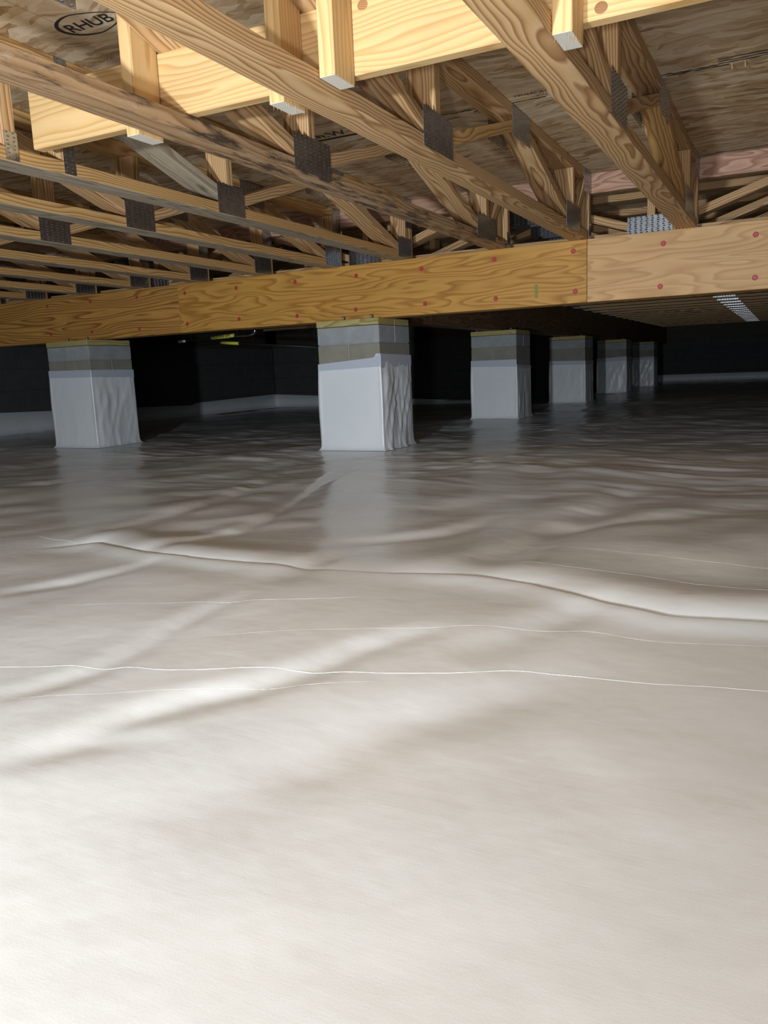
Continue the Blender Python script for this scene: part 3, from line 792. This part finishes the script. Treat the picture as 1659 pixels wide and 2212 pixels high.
for kind, x, lab in TX:
    if kind not in proto:
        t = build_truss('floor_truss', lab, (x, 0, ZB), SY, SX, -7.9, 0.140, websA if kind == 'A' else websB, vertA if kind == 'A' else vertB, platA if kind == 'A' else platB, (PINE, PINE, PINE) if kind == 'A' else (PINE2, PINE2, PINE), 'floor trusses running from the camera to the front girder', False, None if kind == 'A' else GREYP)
        proto[kind] = t
    else:
        t = copy_tree(proto[kind]); t.location.x = x; t['label'] = lab
    trs.append(t)
def override(t, base, mat, idx=0):
    cs = [c for c in t.children if c.name.split('.')[0] == base]
    o = cs[idx]; o.material_slots[0].link = 'OBJECT'; o.material_slots[0].material = mat
override(trs[4], 'bottom_chord', DIRTY)
override(trs[5], 'diagonal_web', GREYP, 0)
override(trs[3], 'diagonal_web', PINE2, 1); override(trs[2], 'diagonal_web', PINE2, 2)

# far trusses, parallel to the front girder
FN = [1.40 + 1.58 * k for k in range(-4, 4)]
websF = []; vertF = []; platF = []
for nb in FN:
    websF.append(((nb - 0.11, 1.100), (nb - 0.72, 1.300), nb - 0.79, nb - 0.019))
    websF.append(((nb + 0.11, 1.100), (nb + 0.72, 1.300), nb + 0.019, nb + 0.79))
    vertF.append(nb - 0.019)
    platF.append((nb - 0.112, nb + 0.100, 1.050, 1.142, False))
    platF.append((nb + 0.79 - 0.10, nb + 0.79 + 0.10, 1.25, 1.3525, False))
websF = [w_ for w_ in websF if -4.3 < w_[2] and w_[3] < 6.3]
vertF = [v_ for v_ in vertF if -4.3 < v_ < 6.3]; platF = [p_ for p_ in platF if p_[0] > -4.3 and p_[1] < 6.3]
k = 0; fy = 0.235; pf = None
SHORT = [w_ for w_ in websF if w_[2] > -0.6]
while fy < 12.3:
    nth = ('nearest second third fourth fifth sixth seventh eighth ninth tenth eleventh twelfth thirteenth fourteenth fifteenth sixteenth '
           'seventeenth eighteenth nineteenth twentieth twenty-first twenty-second twenty-third twenty-fourth twenty-fifth twenty-sixth').split()[k]
    lab = '%s cross truss behind the front girder, counted from it, running parallel to it' % nth
    if k < 11:
        if k == 0:
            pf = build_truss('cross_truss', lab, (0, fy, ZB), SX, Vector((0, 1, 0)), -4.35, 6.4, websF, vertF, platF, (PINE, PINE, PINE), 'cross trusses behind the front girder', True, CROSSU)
            t = pf
        else:
            t = copy_tree(pf); t.location.y = fy; t['label'] = lab
    else:
        if k == 11:
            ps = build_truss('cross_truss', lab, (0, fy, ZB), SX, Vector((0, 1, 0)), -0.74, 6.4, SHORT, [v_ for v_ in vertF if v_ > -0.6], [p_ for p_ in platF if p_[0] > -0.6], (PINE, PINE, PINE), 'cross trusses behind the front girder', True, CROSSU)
            t = ps
        else:
            t = copy_tree(ps); t.location.y = fy; t['label'] = lab
    k += 1; fy += 0.49
    if 5.25 < fy < 5.65: fy = 5.65

# ------------------------------------------------------------------ strongback and blocks
sb = tag(box('strongback_board', 0.162, 3.4, -2.368, -2.332, 1.083, 1.236, SPRUCE, None, 0.003), 'clean bright yellow board crossing the trusses near the top of the photo', 'board')
KNOT = wood('knot_wood', (0.42, 0.22, 0.10), (0.34, 0.17, 0.07), (0.20, 0.09, 0.035), ring=90, stretch=1.0)
SAWN = simple('sawn_end_grain', (0.62, 0.58, 0.50), 0.9)
for kx, kz in ((1.194, 1.218), (1.697, 1.102)):
    bm = bmesh.new(); bmesh.ops.create_uvsphere(bm, u_segments=16, v_segments=8, radius=0.011)
    for v in bm.verts: v.co.y *= 0.12; v.co.x *= 1.15
    kn = frombm('knot', bm, KNOT); kn.parent = sb; kn['label'] = 'round brown knot'
    kn.matrix_basis = Matrix.Translation(Vector((kx, -2.368, kz)) - sb.location)
def blockp(x0, y0, z0, lab, rough_end=False):
    o = box('nailer_block', x0, x0 + 0.0375, y0, y0 + 0.0889, z0, ZC - 0.003, SPRUCE, None, 0.002, 'z')
    e_ = box('sawn_end', x0 + 0.0008, x0 + 0.0367, y0 + 0.0008, y0 + 0.0881, z0 - 0.0006, z0 + 0.0004, SAWN)
    e_.parent = o; e_.matrix_basis = o.matrix_basis.inverted() @ e_.matrix_basis
    tag(o, lab, 'wood block', 'upright blocks nailed to the truss sides against the bright board')
    if rough_end:
        rg = random.Random(int(x0 * 100))
        for i in range(12):
            px = x0 + rg.choice((0.001, 0.0365, rg.uniform(0, 0.037))); py = y0 + rg.uniform(0.0, 0.088)
            s = tube('splinter', [(px, py, z0 + 0.003), (px + rg.uniform(-.002, .002), py + rg.uniform(-.002, .002), z0 - rg.uniform(0.004, 0.010))], [0.0008, 0.0002], SPRUCE, None, seg=4)
            s.parent = o; s.matrix_basis = o.matrix_basis.inverted()
    return o
blockp(1.627, -2.459, 1.040, 'upright wood block at the top right with a pale splintered end', True)
blockp(1.131, -2.459, 1.060, 'upright wood block with a grey end nailed right of the long tan truss')
blockp(1.0015, -2.459, 1.030, 'upright wood block behind the long tan truss, white splintered end hanging below it', True)
blockp(0.586, -2.459, 1.030, 'upright wood block left of the mud-stained truss, lower end below its chord')

# ------------------------------------------------------------------ gas pipes and stub
gp = thing('gas_pipe', 'thin gas pipe behind the girder with a yellow PROPANE GAS sleeve and bright elbow', 'pipe', (-2.463, 1.23, 0.7525)); gp.scale = (1.05, 1.05, 1.05)
tube('pipe_run', [(0, 0, 0), (0.31, 0, 0.008), (0.70, 0, 0.010)], 0.007, BLKPIPE, gp)
tube('fitting', [(-0.01, 0, 0), (0.06, 0, 0.001)], 0.013, STUD, gp)
sl = tube('label_sleeve', [(0.318, 0, 0.010), (0.53, 0, 0.018)], 0.014, YELLOW, gp, seg=12)
textmesh('PROPANE GAS', 0.027, BLACK, gp, (0.326, -0.0146, 0.006), (math.pi / 2, -0.038, 0), 'sleeve_lettering', 0, 1.0, 0.0005)
tube('elbow', [(0.62, 0, 0.010), (0.66, 0, 0.011), (0.69, 0, 0.014), (0.714, 0, 0.024), (0.729, 0, 0.042), (0.733, 0, 0.075)], 0.009, CHROME, gp, seg=10)
tube('riser', [(0.733, 0, 0.07), (0.733, 0, 0.2725)], 0.008, BLKPIPE, gp)
for hx in (0.12, 0.56):
    tube('hanger_strap', [(hx, -0.002, 0.0), (hx, -0.002, 0.2725)], 0.004, BLKPIPE, gp, seg=6)
g3 = thing('gas_pipe', 'lower black gas pipe with a short blank yellow sleeve behind the girder', 'pipe', (-2.085, 1.29, 0.7244)); g3.scale = (1.04, 1.04, 1.04)
tube('pipe_run', [(-0.2, 0, 0.02), (0.94, 0, -0.085)], 0.008, BLKPIPE, g3)
tube('label_sleeve', [(0.0, 0, 0.0), (0.165, 0, -0.014)], 0.012, YELLOW, g3, seg=12)
for hx in (0.30, 0.85):
    tube('hanger_strap', [(hx, 0, -0.03), (hx, 0, 0.302)], 0.004, BLKPIPE, g3, seg=6)
tag(tube('pipe_stub', [(-0.33, 12.06, 0.745), (-0.33, 12.06, 1.0388)], 0.022, simple('pvc_grey', (0.45, 0.46, 0.45), 0.5)), 'pale upright pipe stub at the far end above the last pier', 'pipe')
